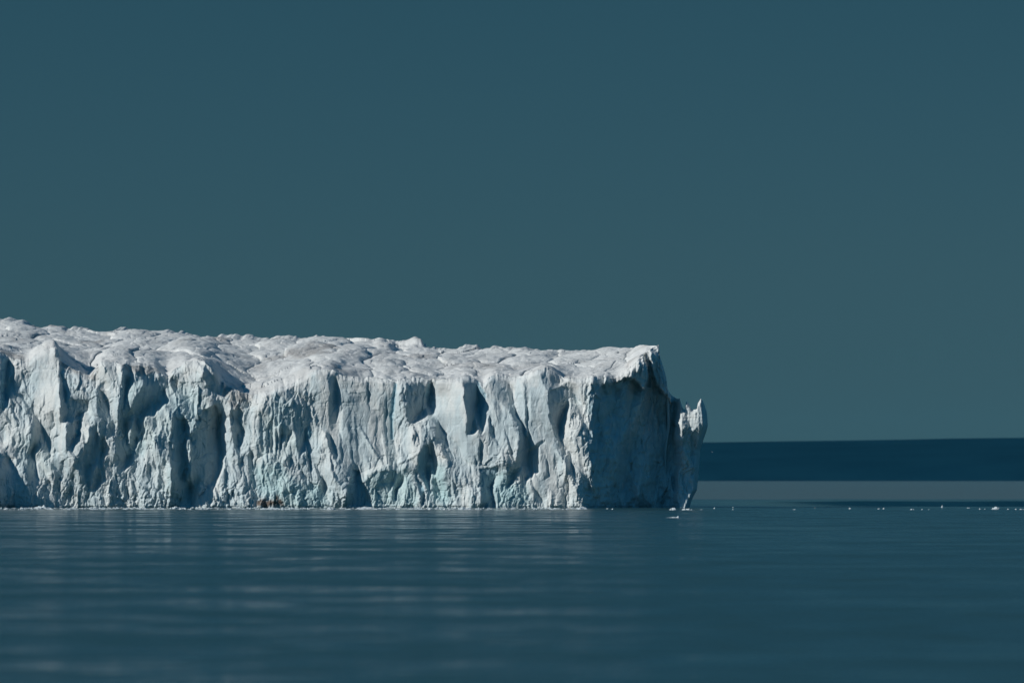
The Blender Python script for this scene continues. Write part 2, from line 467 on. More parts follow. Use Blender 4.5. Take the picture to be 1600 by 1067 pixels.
 (4, .3, [(200,900),(240,800),(300,800),(300,860),(280,890),(210,905)]),
 (4, .1, [(210,910),(330,900),(420,860),(480,940),(460,1000),(340,1020),(220,1020)]),
 (4, -.9, [(460,870),(480,930),(530,1000),(540,1035),(440,1035),(475,940)]),
 # strip 5
 (5, .35, [(0,200),(80,190),(120,330),(100,480),(75,560),(0,390)]),
 (5, .4, [(0,390),(75,590),(90,730),(70,800),(55,940),(0,900)]),
 (5, -.8, [(0,400),(10,390),(80,570),(70,600)]),
 (5, -.7, [(90,210),(200,200),(190,290),(120,330)]),
 (5, .9, [(180,200),(240,230),(230,290),(200,310),(180,290)]),
 (5, 0.2, [(310,200),(330,130),(410,80),(450,150),(460,230),(440,285),(350,200)]),
 (5, -.6, [(440,130),(500,150),(505,250),(480,280),(450,290)]),
 (5, 0.2, [(470,20),(520,110),(560,200),(500,210),(480,100)]),
 (5, 0.2, [(500,210),(560,200),(600,320),(605,370),(570,320),(520,270)]),
 (5, .5, [(330,230),(370,300),(400,640),(370,650),(350,500)]),
 (5, -.8, [(290,670),(340,680),(355,735),(300,720)]),
 (5, .4, [(100,900),(160,850),(210,900),(220,1035),(80,1035)]),
 (5, .3, [(230,1000),(380,800),(420,940),(300,1030)]),
 (5, .4, [(660,330),(790,330),(840,380),(840,520),(800,690),(770,560),(690,460)]),
]
RIM = [(-140,556),(-60,552),(-20,550),(0,549),(14,556),(24,562),(45,566),(58,553),(70,546),(83,541),(88,541.5),(91,548),(94,562),(110,574),(125,582),(140,590),(150,575),(158,566),(175,567),(190,568),(215,571),(230,573),(245,577),(255,585),(262,590),(268,582),(275,575),(290,567),(305,564),(320,567),(335,580),(345,594),(360,606),(378,614),(398,618),(415,613),(430,607),(445,604),(456,601),(464,596),(475,588),(484,580),(492,577),(520,578),(533,586),(545,589),(560,590),(590,590),(612,592),(620,596),(625,590),(640,590),(660,592),(672,596),(677,592),(700,592),(722,590),(740,590),(748,595),(755,600),(762,592),(770,587),(800,590),(815,588),(828,584),(842,579),(852,574),(862,577),(873,585),(882,590),(905,592),(925,588),(945,588),(958,592),(966,590),(975,585),(982,577),(992,566),(1002,560),(1010,552),(1018,545),(1026,541),(1028.5,540.5),(1030,546),(1030.5,556),(1036,572),(1041,590),(1043,608),(1048,616),(1056,622),(1059.5,623),(1061.5,621.5),(1064,629),(1067,638),(1070.5,640),(1072,628),(1073.5,627),(1077,633),(1079,639),(1084,640.5),(1089,639),(1090.5,630),(1095,622.5),(1098,626),(1101,633),(1103,640),(1110,650)]
S = 0.06 + 0.0 * gx
for k, v, p in TURN:
    m = poly_mask(k, p)
    S = S * (1 - m) + v * m
# single creases (-) and thin ridges (+) : strip, turn, width in px, points
CREASE = [
 (0,-.9,2,[(100,560),(60,700),(110,710)]),(0,-.9,3,[(240,500),(205,640),(150,760)]),(0,-.9,2,[(100,655),(150,680)]),(0,-.8,3,[(290,560),(300,640),(320,760)]),
 (0,-.8,2.5,[(330,780),(345,900)]),(0,-.8,2.5,[(360,840),(385,1000)]),(0,-.9,3,[(440,800),(420,1000)]),(0,-.9,3,[(470,820),(440,900),(455,1000)]),(0,-1,3,[(515,900),(500,1010)]),
 (0,-.5,3,[(140,170),(175,290)]),(0,-.7,2,[(290,310),(275,400)]),(0,-.6,3,[(440,200),(500,270)]),(0,.6,3,[(200,560),(150,650)]),(0,.5,3,[(250,600),(270,760)]),(0,.6,3,[(400,820),(395,1000)]),(0,.6,3,[(480,900),(475,1010)]),
 (0,-.8,3,[(20,430),(80,520)]),(0,-.7,2.5,[(60,360),(100,480)]),(0,.6,3,[(655,700),(690,900),(660,1010)]),(0,-.7,2.5,[(720,800),(700,950)]),(0,.6,3,[(760,820),(740,980)]),
 (1,-1,3,[(60,800),(20,900),(0,990)]),(1,-.9,3,[(150,860),(170,1000)]),(1,-.9,3,[(95,850),(150,980)]),(1,-.9,3,[(210,760),(222,860)]),(1,-1,4,[(240,890),(330,1010)]),(1,-.8,3,[(300,860),(325,960)]),(1,-.9,2.5,[(250,740),(262,810)]),
 (1,.7,4,[(40,860),(20,980)]),(1,.6,4,[(120,830),(165,960)]),(1,.7,4,[(215,880),(260,1010)]),(1,.6,4,[(330,800),(345,980)]),(1,-.9,3,[(700,800),(720,1000)]),(1,-.9,3,[(765,880),(740,1000)]),(1,-.8,3,[(640,900),(665,1000)]),(1,-.8,3,[(560,910),(520,1010)]),
 (1,.6,3,[(90,200),(60,400)]),(1,.6,3,[(150,470),(165,560)]),(1,-.7,2.5,[(640,500),(620,600),(650,700)]),(1,-.8,3,[(720,760),(700,850)]),
 (2,-.9,3,[(60,650),(85,820)]),(2,-.8,3,[(200,760),(215,900)]),(2,-.8,3,[(230,800),(265,900)]),(2,-.9,3.5,[(385,720),(372,830)]),(2,-1,4,[(430,760),(480,880),(545,960)]),(2,-1,3.5,[(485,640),(500,760),(530,880)]),
 (2,-.9,3,[(540,760),(580,880),(600,1000)]),(2,-1,4,[(640,720),(665,820),(710,900)]),(2,-.8,3,[(600,820),(645,940)]),(2,-1,3,[(440,900),(475,1010)]),(2,-.6,4,[(700,560),(720,760)]),(2,-.5,4,[(770,600),(780,760)]),
 (2,.8,4,[(470,760),(520,860)]),(2,.8,4,[(570,720),(620,860),(640,1000)]),(2,.6,3,[(215,520),(220,740)]),(2,-.8,2.5,[(235,480),(238,740)]),(2,-.8,2.5,[(262,480),(262,730)]),(2,-.7,2.5,[(290,440),(292,720)]),(2,-.8,2.5,[(320,420),(318,680)]),(2,.6,2,[(250,480),(250,720)]),(2,.6,2,[(277,460),(277,720)]),(2,.6,2,[(305,440),(305,700)]),
 (3,-.6,4,[(60,420),(75,700)]),(3,-.8,3,[(90,500),(160,640),(240,750)]),(3,-.6,3,[(200,440),(190,640),(235,720)]),(3,-.5,4,[(262,300),(250,500),(275,700)]),(3,-.7,3,[(135,220),(150,420)]),(3,-1,3,[(330,760),(400,740),(460,700)]),
 (3,-1,3,[(585,875),(655,850)]),(3,-.9,3,[(640,980),(690,1000)]),(3,-.9,3,[(725,780),(690,880),(705,960)]),(3,-.7,3,[(765,800),(785,900)]),(3,-1,2.5,[(330,540),(385,440)]),(3,.7,3,[(420,560),(400,700)]),(3,-.8,2.5,[(450,540),(440,640)]),(3,-1,3,[(540,750),(640,770)]),(3,-.8,2.5,[(400,900),(450,890)]),
 (3,.6,5,[(100,560),(180,700)]),(3,.6,4,[(230,560),(260,740)]),
 (4,-.8,3,[(60,760),(85,1000)]),(4,-.8,3,[(92,700),(100,1000)]),(4,-.6,4,[(290,560),(330,740)]),(4,-.7,3,[(470,700),(480,850)]),(4,-.8,3,[(540,700),(562,830),(500,880)]),(4,-.8,2.5,[(600,690),(600,800)]),(4,-1,3,[(675,800),(690,1000)]),
 (4,-.9,3,[(330,940),(352,1010)]),(4,-.8,3,[(385,930),(362,1000)]),(4,-.7,3,[(560,900),(610,960)]),(4,.7,3,[(340,960),(385,940)]),(4,.6,4,[(440,320),(445,480)]),(4,.5,4,[(720,620),(735,800)]),(4,-.7,3,[(745,600),(760,720)]),(4,-.5,2,[(330,300),(340,520)]),(4,.7,3,[(560,940),(580,1010)]),
 (5,-.8,3,[(40,560),(50,760)]),(5,-1,5,[(155,480),(130,850)]),(5,-1,5,[(320,290),(355,600),(300,860)]),(5,-1,4,[(450,290),(435,560)]),(5,.9,4,[(580,400),(600,520)]),(5,-1,4,[(610,560),(590,760),(640,980)]),(5,.8,6,[(390,560),(410,640),(380,660)]),(5,.8,6,[(560,860),(570,940)]),(5,-1,5,[(720,560),(760,640)]),(5,.8,5,[(540,720),(570,780)]),(5,-1,4,[(680,880),(690,1020)]),(5,-1,5,[(230,1000),(240,900)]),
]
def crease_mask(k, wd, pts):
    p = np.stack((STRIP[k] + np.array(pts)[:, 0] / 4.105, 540 + np.array(pts)[:, 1] / 4.105), -1)
    x0, x1 = int(p[:, 0].min() - GX0) - 8, int(p[:, 0].max() - GX0) + 9
    y0, y1 = int(p[:, 1].min() - GY0) - 8, int(p[:, 1].max() - GY0) + 9
    sx = gx[y0:y1, x0:x1] + 1.3 * vnoise(gx[y0:y1, x0:x1] / 5, gy[y0:y1, x0:x1] / 6, 63); sy = gy[y0:y1, x0:x1]
    best = np.full(sx.shape, 99.0)
    n_ = len(p) - 1
    for q in range(n_):
        ax, ay = p[q]; bx_, by_ = p[q + 1]
        L2 = (bx_ - ax) ** 2 + (by_ - ay) ** 2 + 1e-6
        tt = np.clip(((sx - ax) * (bx_ - ax) + (sy - ay) * (by_ - ay)) / L2, 0, 1)
        along = (q + tt) / n_
        taper = 0.35 + 0.65 * np.sin(np.pi * np.clip(along, 0.04, 0.96))
        best = np.minimum(best, np.hypot(sx - ax - tt * (bx_ - ax), sy - ay - tt * (by_ - ay)) / taper)
    out = np.zeros(gx.shape); out[y0:y1, x0:x1] = np.clip(wd / 2 + 0.5 - best, 0, 1)
    return out
for k, v, wd, p in CREASE:
    m = crease_mask(k, wd, p)
    S = S * (1 - m) + v * m
S = blur(S, 0.6, 0.9)
PROUD = np.zeros(S.shape)
for k, v, p in TURN:
    if k < 5:
        m = poly_mask(k, p)
        PROUD = PROUD * (1 - m) + (0.0 if v < .3 else 6.0 if (k == 1 and v in (.6, .8) and p[0][0] in (490, 450)) else 3.2 if k == 1 else 1.8) * m
wx = gx + 4 * fbm(gx / 22, gy / 30, 3, 3); wy = gy + 6 * fbm(gx / 25, gy / 25, 3, 4)
smooth_zone = np.maximum.reduce([blur(poly_mask(k, p), 3) for k, p in [
    (3, [(540,200),(821,200),(821,560),(790,740),(700,640),(560,440)]),
    (4, [(0,200),(310,200),(540,160),(600,560),(640,960),(460,960),(440,640),(100,760),(0,700)]),
    (0, [(200,60),(340,0),(385,400),(230,380)]),
    (2, [(500,160),(821,200),(821,760),(700,740),(560,500)]),
    (3, [(0,200),(300,220),(300,700),(0,740)]),
    (5, [(640,330),(840,330),(840,700),(760,560),(620,440)])]])
f1, f2, ox, oy, r1, r2 = worley(wx / 20, wy / 55, 211)
facet = 0.50 * r1
f1, f2, ox, oy, r1, r2 = worley(wx / 8.5 + 5, wy / 24, 221)
facet = facet + 0.45 * r1
dark = blur((S < -0.45) * 1.0, 0.6)
S = S + blur(facet, 0.5, 0.8) * (1 - 0.78 * smooth_zone) * (1 - 0.8 * dark) * np.where(gx < 912, 1.0, 1.3)
# gradient in px of depth per px sideways
gxv = np.where(S > 0, S * 0.9, S * 1.6)
gyv = np.zeros(S.shape)
def poisson(gxv, gyv, lam, eps):
    P = 160
    a = np.pad(gxv, P, mode='linear_ramp', end_values=0); b = np.pad(gyv, P, mode='linear_ramp', end_values=0)
    kx = np.fft.fftfreq(a.shape[1]) * 2 * np.pi; ky = np.fft.fftfreq(a.shape[0]) * 2 * np.pi
    KX, KY = np.meshgrid(kx, ky)
    A = np.fft.fft2(a); B = np.fft.fft2(b)
    D = (-1j * KX * A - 1j * lam * KY * B) / (KX ** 2 + lam * KY ** 2 + eps)
    return np.real(np.fft.ifft2(D))[P:-P, P:-P]
CX, CZ = math.cos(R(SUN_AZ)) / math.sin(R(SUN_AZ)), math.tan(R(SUN_EL)) / math.sin(R(SUN_AZ))
SL = np.array([-math.sin(R(SUN_AZ)), math.cos(R(SUN_AZ)), math.tan(R(SUN_EL))]); SL /= np.linalg.norm(SL)
air = gy < lin(RIM, gx) - 1
def relight(D):
    """how strongly the sun reaches each spot of the relief, cast shade included"""
    dy, dx = np.gradient(D)
    nl = (-SL[0] * dx + SL[1] + SL[2] * (dy) * 1.0) / np.sqrt(dx * dx + dy * dy + 1)
    Q = np.where(air, -1e4, D)
    shade = np.full(D.shape, -1e4)
    for k in range(1, 64):
        oy_ = int(round(k * CZ))
        sh = np.full(D.shape, -1e4)
        sh[oy_:, k:] = Q[:D.shape[0] - oy_, :-k] - CX * k
        shade = np.maximum(shade, sh)
    lit = np.clip((D - shade) / 0.5 + 1.0, 0, 1)
    return np.clip(nl, 0, 1) * lit
LEAN = 0.12 * (gy - 690)
PRM = 62 * np.exp(-(((gx + 42) / 27) ** 4)) * sstep(672, 725, gy + 0.35 * (gx + 42))
want = np.where(S > 0, 0.24 + 0.80 * S, 0.24 + 0.50 * S).clip(0, 0.93)
wgt = (1 - sstep(905, 915, gx)) * sstep(-60, -10, gx) * (1 - sstep(785, 800, gy))
gxv = gxv * (0.3 + 0.7 * np.maximum(wgt, 1.0 * (gx > 915)))
for it in range(14):
    D = poisson(gxv, gyv, 1.5, (1 / 45.0) ** 2)
    I = relight(D + LEAN + PRM + blur(PROUD, 0.5, 0.8))
    e = (want - I) * wgt
    gxv = np.clip(gxv + 1.0 * blur(e, 0.6, 1.2), -4.0, 2.2)
    gyv = np.clip(gyv * 0.9 + 0.35 * blur(e, 1, 1), -1.5, 1.5)
D = D + LEAN + PRM + blur(PROUD, 0.5, 0.8)

# deep cracks and holes
RECESS = [
 (3, 7, [(322,240),(332,250),(315,360),(303,470),(308,600),(290,600),(285,470),(295,340)]),
 (3, 5, [(530,235),(555,240),(550,320),(535,350),(555,390),(530,390),(512,330)]),
 (3, 9, [(500,640),(530,640),(545,720),(520,760),(540,930),(520,910),(455,790),(470,700)]),
 (3, 5, [(140,860),(200,810),(330,805),(300,900),(280,1020),(130,1020),(130,940)]),
 (3, 7, [(40,790),(80,800),(90,870),(130,930),(130,1035),(0,1035),(20,930)]),
 (3, 7, [(440,800),(500,900),(500,1020),(485,1020),(480,940)]),
 (4, 9, [(100,210),(165,310),(150,400),(125,470),(105,360)]),
 (4, 8, [(125,790),(245,775),(200,900),(215,1035),(130,1035),(130,900)]),
 (4, 5, [(300,900),(310,790),(385,770),(400,870)]),
 (4, 4, [(430,660),(540,605),(540,620),(460,670),(430,690)]),
 (2, 6, [(780,800),(821,790),(821,1035),(720,1035),(760,930),(780,860)]),
 (2, 6, [(0,420),(50,410),(40,470),(90,540),(40,580),(0,500)]),
 (2, 5, [(170,285),(200,285),(200,305),(170,305)]),
 (2, 5, [(610,560),(640,570),(685,700),(690,740),(640,690)]),
 (0, 8, [(390,340),(510,345),(575,350),(560,420),(480,470),(385,500)]),
 (0, 4, [(430,500),(500,490),(510,560),(440,680),(435,600)]),
 (1, 14, [(555,420),(640,380),(680,470),(670,600),(690,720),(655,850),(590,910),(500,880),(480,600)]),
 (1, 12, [(370,470),(470,480),(480,880),(490,1035),(345,1035),(370,900),(350,620)]),
 (1, 4, [(180,190),(340,190),(400,240),(400,430),(300,370),(230,400),(120,470),(80,450),(130,330)]),
 (4, 8, [(570,290),(650,260),(700,280),(780,370),(700,370),(660,420),(620,590),(570,470)]),
 (5, 5, [(290,670),(340,680),(355,735),(300,720)]),
]
D += blur(poly_mask(5, [(470,20),(530,60),(600,260),(612,370),(575,330),(515,250),(500,200),(485,110)]) * np.clip(0.85 * (gx - 985), 0, 44), 0.9)
D += sstep(1058, 1066, gx) * sstep(715, 660, gy) * 17
D += blur(poly_mask(5, [(270,90),(330,60),(420,50),(455,130),(462,225),(440,285),(400,250),(345,200),(310,210),(260,240)]) * np.clip(0.9 * (gx - 958), 2, 34), 0.9)
D += blur(poly_mask(5, [(180,150),(240,150),(235,230),(228,290),(200,310),(180,280)]) * 7.0, 0.9)
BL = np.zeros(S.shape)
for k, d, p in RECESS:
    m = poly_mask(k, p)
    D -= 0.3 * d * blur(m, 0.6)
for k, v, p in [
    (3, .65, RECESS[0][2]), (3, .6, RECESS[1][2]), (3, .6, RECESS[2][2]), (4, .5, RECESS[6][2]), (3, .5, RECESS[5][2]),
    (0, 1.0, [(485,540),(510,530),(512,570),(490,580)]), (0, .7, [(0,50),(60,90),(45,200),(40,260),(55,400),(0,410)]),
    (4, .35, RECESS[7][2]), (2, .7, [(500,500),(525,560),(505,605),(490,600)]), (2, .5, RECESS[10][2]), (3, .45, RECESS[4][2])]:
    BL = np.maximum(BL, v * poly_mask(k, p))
AQ = np.zeros(S.shape)
for k, v, p in [
    (3, .8, [(530,740),(610,740),(650,790),(640,860),(660,940),(700,1010),(600,1020),(540,1010),(545,900),(530,820)]),
    (3, .7, [(140,840),(200,800),(330,795),(400,800),(480,990),(440,1030),(130,1030),(130,920)]),
    (4, .8, [(200,900),(240,800),(300,800),(330,900),(420,880),(440,1020),(220,1020)]),
    (2, .7, [(150,760),(330,760),(420,880),(600,900),(640,1030),(300,1030),(260,960),(170,960)]),
    (2, .3, [(190,450),(300,330),(500,400),(500,600),(330,760),(190,740)]),
    (0, .25, [(100,560),(330,620),(360,800),(250,860),(120,780)]),
    (3, .6, [(270,380),(300,380),(300,600),(310,760),(280,740),(265,500)]),
    (3, .6, [(60,800),(90,820),(120,900),(90,900)]),
    (1, .3, [(130,180),(420,240),(540,300),(680,430),(690,720),(590,900),(480,1020),(350,1020),(300,600),(60,770),(30,500),(60,300)])]:
    AQ = np.maximum(AQ, v * poly_mask(k, p))
DT = np.zeros(S.shape)
for k, v, p in [(2, 1.0, [(160,1000),(200,985),(280,985),(300,950),(355,1035),(160,1035)]),
                (0, .5, [(380,60),(600,80),(640,160),(620,230),(480,170),(390,130)]),
                (1, .45, [(40,110),(230,110),(400,240),(420,280),(380,270),(330,170),(170,190),(60,150)]),
                (1, .45, [(690,200),(821,280),(821,420),(740,400),(680,300)]),
                (2, .4, [(0,180),(90,250),(150,330),(80,400),(0,400)]),
                (2, .35, [(290,230),(400,180),(420,200),(330,250)]),
                (5, .3, [(200,130),(310,120),(300,220),(240,250)])]:
    DT = np.maximum(DT, v * poly_mask(k, p))
BL = np.maximum(BL, sstep(914, 922, gx) * sstep(585, 620, gy) * np.clip(lin([(916, 0.12), (1000, -0.10)], gx) + 0.20 * fbm(gx / 14, gy / 22, 4, 83), 0.02, 0.5))  # shade tone of the right wall painted in as blue, fading rightwards
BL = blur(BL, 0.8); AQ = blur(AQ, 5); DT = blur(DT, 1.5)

D_big = D.copy()
# fracture relief: chiselled facets, flutes, crumbly foot
rough = 1 - 0.72 * smooth_zone
wallz = sstep(915, 930, gx)
f1, f2, ox, oy, r1, r2 = worley(wx / 13, wy / 30, 11)
D += (0.95 * rough - 0.12) * (ox * 13 * r1 * 0.42 + oy * 30 * r2 * 0.10)
D += (0.10 + 0.90 * rough) * (0.6 + 0.6 * sstep(0, .8, vnoise(gx / 60, gy / 50, 15))) * (1 - 2 * np.abs(vnoise(wx / 11, wy / 42, 14)))
f1, f2, ox, oy, r1, r2 = worley(wx / 5.5 + 7, wy / 13, 21)
D += rough * (ox * 5.5 * r1 * 0.50 + oy * 13 * r2 * 0.14)
D += rough * 0.5 * (1 - 2 * np.abs(vnoise(wx / 5, wy / 13, 24)))
D += wallz * (7.0 * (0.5 - np.abs(vnoise(gx / 34 + gy / 90, gy / 50, 27))) + 3.5 * fbm(gx / 16, gy / 34, 4, 25) + 2.0 * np.abs(vnoise(gx / 9, gy / 22, 26)))
f1, f2, ox, oy, r1, r2 = worley(wx / 3.0 + 3, wy / 4.5, 31)
foot = sstep(700, 780, gy) * (1 - 0.5 * smooth_zone)
D += (0.35 * rough + 0.65 * foot) * (ox * 3.0 * r1 * 0.35 + oy * 4.5 * r2 * 0.3) * (1 - 0.5 * wallz)
fl = 1 - np.abs(vnoise(wx / 4.2, wy / 60, 41)) * 2
D += (0.25 * rough + 0.04) * fl * 0.5
flz = blur(poly_mask(2, [(190,450),(300,330),(430,400),(400,560),(330,700),(300,760),(190,740)]), 2)
D += flz * 0.8 * (1 - np.abs(vnoise((gx + 0.04 * gy) / 2.6, gy / 120, 43)) * 2)
D += rough * 0.5 * fbm(gx / 6, gy / 7, 3, 51) + 0.8 * fbm(gx / 28, gy / 40, 3, 52)
# faint horizontal strata on the smooth panels
D += smooth_zone * 0.22 * vnoise(gx / 90, gy / 2.4 + 0.02 * gx, 71)
crack = 1 - sstep(0.0, 0.11, np.abs(vnoise(wx / 13 + wy / 60, wy / 46, 311)))
crack2 = 1 - sstep(0.0, 0.16, np.abs(vnoise(wx / 6 - wy / 40, wy / 20, 321)))
D -= (0.35 + 0.65 * rough) * (2.2 * crack + 1.0 * crack2)
amp = 0.44 + 0.12 * (1 - sstep(440, 520, gx)) + 0.30 * sstep(735, 780, gy) + 0.34 * sstep(0.25, 0.7, vnoise(gx / 38, gy / 30, 72))
D = D_big + (D - D_big) * np.where(gx < 912, amp, 1.0)
# wave-cut notch
D -= 2.2 * sstep(789.5, 792.0, gy) * (0.6 + 0.4 * vnoise(gx / 17, gy * 0, 81))

SKY = [(-140,508),(-60,505),(0,502),(15,500),(35,500),(50,505),(65,510),(80,507),(95,509),(110,513),(120,511),(140,511),(150,518),(165,520),(180,516),(210,514),(240,517),(270,518),(300,521),(330,526),(345,524),(365,528),(410,528),(430,526),(460,526),(480,527),(495,524),(500,527),(520,526),(535,525),(550,528),(560,527),(575,526),(590,530),(610,533),(625,533),(640,538),(655,541),(670,541),(700,540),(715,539),(745,540),(755,543),(765,545),(775,541),(800,541),(825,542),(835,546),(850,544),(880,548),(900,546),(930,544),(950,542),(980,541),(1010,540),(1028,540)]
XMAX = [(470,1104),(640,1103.5),(650,1105),(665,1106),(673,1104),(690,1098),(703,1094),(712,1093.5),(740,1091.5),(765,1089),(780,1081),(793,1077),(805,1074)]

def base_depth(px):
    """distance of the unbroken cliff line from the camera, metres"""
    y = lin([(-140, 2640), (0, 2640), (300, 2638), (600, 2634), (900, 2626), (916, 2626)], px)
    rec = lin([(916, 0), (932, 14), (985, 50), (1040, 86), (1053, 84), (1065, 56), (1090, 56), (1104, 57), (1110, 58)], px) * PX
    return y + rec

cols = np.concatenate([np.arange(-320, -40, 1.4), np.arange(-40, 1000, 0.7), np.arange(1000, 1106.01, 0.4)])
NC = len(cols)
NF = 340
tcols = np.where(cols < 1000, cols, 1000 + (cols - 1000) / 106 * 103.5)
rimz = lin(RIM, tcols) + np.where(cols < 1030, 1.0, 0.25) * fbm(cols / 9, cols * 0, 4, 91) * 1.6
t = np.linspace(0, 1, NF)[:, None]
PY = 806 + (rimz[None, :] - 806) * t
xm = lin(XMAX, PY)
PXg = np.where(cols[None, :] < 1000, cols[None, :], 1000 + (cols[None, :] - 1000) / 106 * (xm - 1000))
Dm = bil(D, PXg - GX0, PY - GY0)
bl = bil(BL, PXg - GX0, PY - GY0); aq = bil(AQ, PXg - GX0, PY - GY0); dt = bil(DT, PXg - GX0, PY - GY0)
# the cliff turns away at its right-hand end
endr = sstep(1096, 1106, cols)[None, :] ** 2 * 8
cshift = lin([(560, -34), (592, -30), (612, -16), (640, -9), (657, -8), (680, -1), (718, -6), (769, 3), (795, 6), (810, 6)], PY) * (1 - sstep(950, 1000, PXg))
YY = base_depth(PXg + cshift + 3.5 * fbm(PXg / 60, PY / 22, 3, 57) + 5 * sstep(1050, 1062, PXg) * sstep(640, 780, PY)) - Dm * PX + endr
# round the lip over
lip = sstep(0.955, 1.0, t)
YY = YY + lip ** 2 * 1.2
XX = (PXg - 800) / FPX * YY
ZZ = CAMZ + (HOR - PY) / FPX * 2640.0 * (YY / 2640.0) ** 0.5
snow_f = sstep(0.86, 1.0, t + 0.06 * fbm(PXg / 10, PY / 14, 4, 5)) * 0.75
# ---- top
NT = 250
v = (np.linspace(0, 1, NT + 1)[1:] ** 1.15)[:, None]
tdep = lin([(-140, 330), (100, 300), (600, 250), (900, 170), (985, 110), (1010, 45), (1028, 10), (1040, 4), (1100, 3.2), (1106, 0.4)], cols)[None, :]
Yr, Zr = YY[-1][None, :], ZZ[-1][None, :]
solid = sstep(1036, 1020, cols)[None, :] if False else (1 - sstep(1016, 1030, cols))[None, :]
def smooth_row(a, s): return blur1(np.ascontiguousarray(a), s, 1)
kf = sstep(0.0, 0.022, v) * solid; kb = sstep(0.03, 0.35, v) * solid
Yr = Yr + (smooth_row(Yr, 9) - Yr) * kf; Yr = Yr + (smooth_row(YY[-1][None, :], 60) - Yr) * kb
Zr = Zr + (smooth_row(Zr, 7) - Zr) * kf; Zr = Zr + (smooth_row(ZZ[-1][None, :], 40) - Zr) * kb
YT = Yr + tdep * v
skyp = np.where(cols < 1028.5, lin(SKY, cols), rimz + 1.5)[None, :] + 0.0
Zb = CAMZ + (HOR - skyp) / FPX * (smooth_row(YY[-1][None, :], 60) * solid + YY[-1][None, :] * (1 - solid) + tdep)
shape = v ** 0.95
Zbs = Zb + (smooth_row(Zb, 26) - Zb) * solid
Zdet = (Zb - Zbs) * sstep(0.72, 1.0, v)
ZT = Zr + (Zbs - Zr) * shape + Zdet
PXT = PXg[-1][None, :]
XT = (PXT - 800) / FPX * YT
flat = (np.clip((1030 - cols) / 50, 0, 1))[None, :] * sstep(0, 0.03, v)
qx = XT + 3 * fbm(XT / 14, YT / 30, 3, 103); qy = YT + 8 * fbm(XT / 15, YT / 30, 3, 104)
f1, f2, ox, oy, r1, r2 = worley(qx / 12, qy / 42, 111)
h = (1 - np.clip(f1, 0, 1) ** 2) * (1.7 + 0.45 * r1) - 1.0 + ox * 12 * r2 * 0.06
edge = np.clip((f2 - f1) / 0.10, 0, 1)
h -= 0.12 * (1 - edge)
f1, f2, ox, oy, r1, r2 = worley(qx / 4.5, qy / 11, 121)
h = h * 1.35 + 0.45 * ((1 - np.clip(f1, 0, 1) ** 2) - 0.6) + ox * 4.5 * r1 * 0.08
h += 0.9 * fbm(XT / 25, YT / 60, 3, 131) + 0.13 * fbm(XT / 2.2, YT / 5, 3, 141)
back = 1 - sstep(0.80, 0.97, v)
ZT = ZT + flat * h * (0.22 + 0.78 * back) * 1.0
ZT -= flat * (1 - np.clip(back + 0.25, 0, 1)) * 0.6
ZT = ZT + flat * (1 - back) * np.where(cols < 1015, 1, 0)[None, :] * (1.5 * np.abs(fbm(XT / 7, YT * 0 + 3, 4, 171)) - 0.5)
def hump(px, py, wpx, dpx, hgt, sharp=2):
    """raise an ice block standing on the plateau"""
    global ZT
    yy = lin([(0, 0), (1, 1)], py)
    d2 = (np.abs((cols[None, :] - px) / wpx) ** sharp + np.abs((v - yy) / dpx) ** sharp)
    ZT = ZT + hgt * np.exp(-d2)
blk = np.exp(-np.abs((cols[None, :] - 643) / 19.0) ** 10 - np.abs((v - .92) / .045) ** 6)
ZT = ZT + blk * (1.5 + 1.1 * np.clip((cols[None, :] - 632) / 28, 0, 1) + 0.3 * vnoise(XT / 3, YT / 3, 5))
blk = np.exp(-np.abs((cols[None, :] - 664.5) / 1.6) ** 4 - np.abs((v - .95) / .02) ** 4)
ZT = ZT + blk * 1.6
hump(600, .80, 14, .10, 1.6, 4)
hump(310, .015, 16, .03, 0.6)
hump(790, .85, 40, .06, 1.0, 4)
hump(120, .95, 22, .03, 0.8, 4)
# ---- back face
NB = 24
u = np.linspace(0, 1, NB + 1)[1:][:, None]
bd = (np.where(cols < 1028, 10.0, 3.0) * (1 - sstep(1095, 1106, cols)))[None, :]
YB = YT[-1][None, :] + bd * u
ZB = ZT[-1][None, :] * (1 - u) - 2.0 * u
PYB = HOR - (ZB - CAMZ) / 2640.0 * FPX
PXB = np.where(cols[None, :] < 1000, cols[None, :], 1000 + (cols[None, :] - 1000) / 106 * (lin(XMAX, PYB) - 1000))
yend = np.interp(-PYB[:, -1], -PY[:, -1], YY[:, -1])[:, None]
ew = sstep(1070, 1106, cols)[None, :]
YB = YB * (1 - ew) + (yend + 6 * (1 - ew)) * ew
XB = (PXB - 800) / FPX * YB
Vx = np.concatenate([XX, XT, XB]); Vy = np.concatenate([YY, YT, YB]); Vz = np.concatenate([ZZ, ZT, ZB])
nr = Vx.shape[0]
def stack(a, b, c): return np.concatenate([a, np.broadcast_to(b, XT.shape), np.broadcast_to(c, XB.shape)])
snow_cols = (1 - 0.6 * sstep(1030, 1040, cols))[None, :]
sn = stack(snow_f * np.ones_like(XX), snow_cols * np.ones_like(XT), 0.5)
dtop = np.clip(sstep(0.45, 1.1, fbm(XT / 16, YT / 60, 4, 151) + 0.7 * np.exp(-((cols[None, :] - 170) / 110.) ** 2) * (1 - sstep(0.1, 0.6, v))), 0, 1) * 0.45
V = np.stack((Vx, Vy, Vz), -1).reshape(-1, 3)
F = grid_faces(nr, NC)
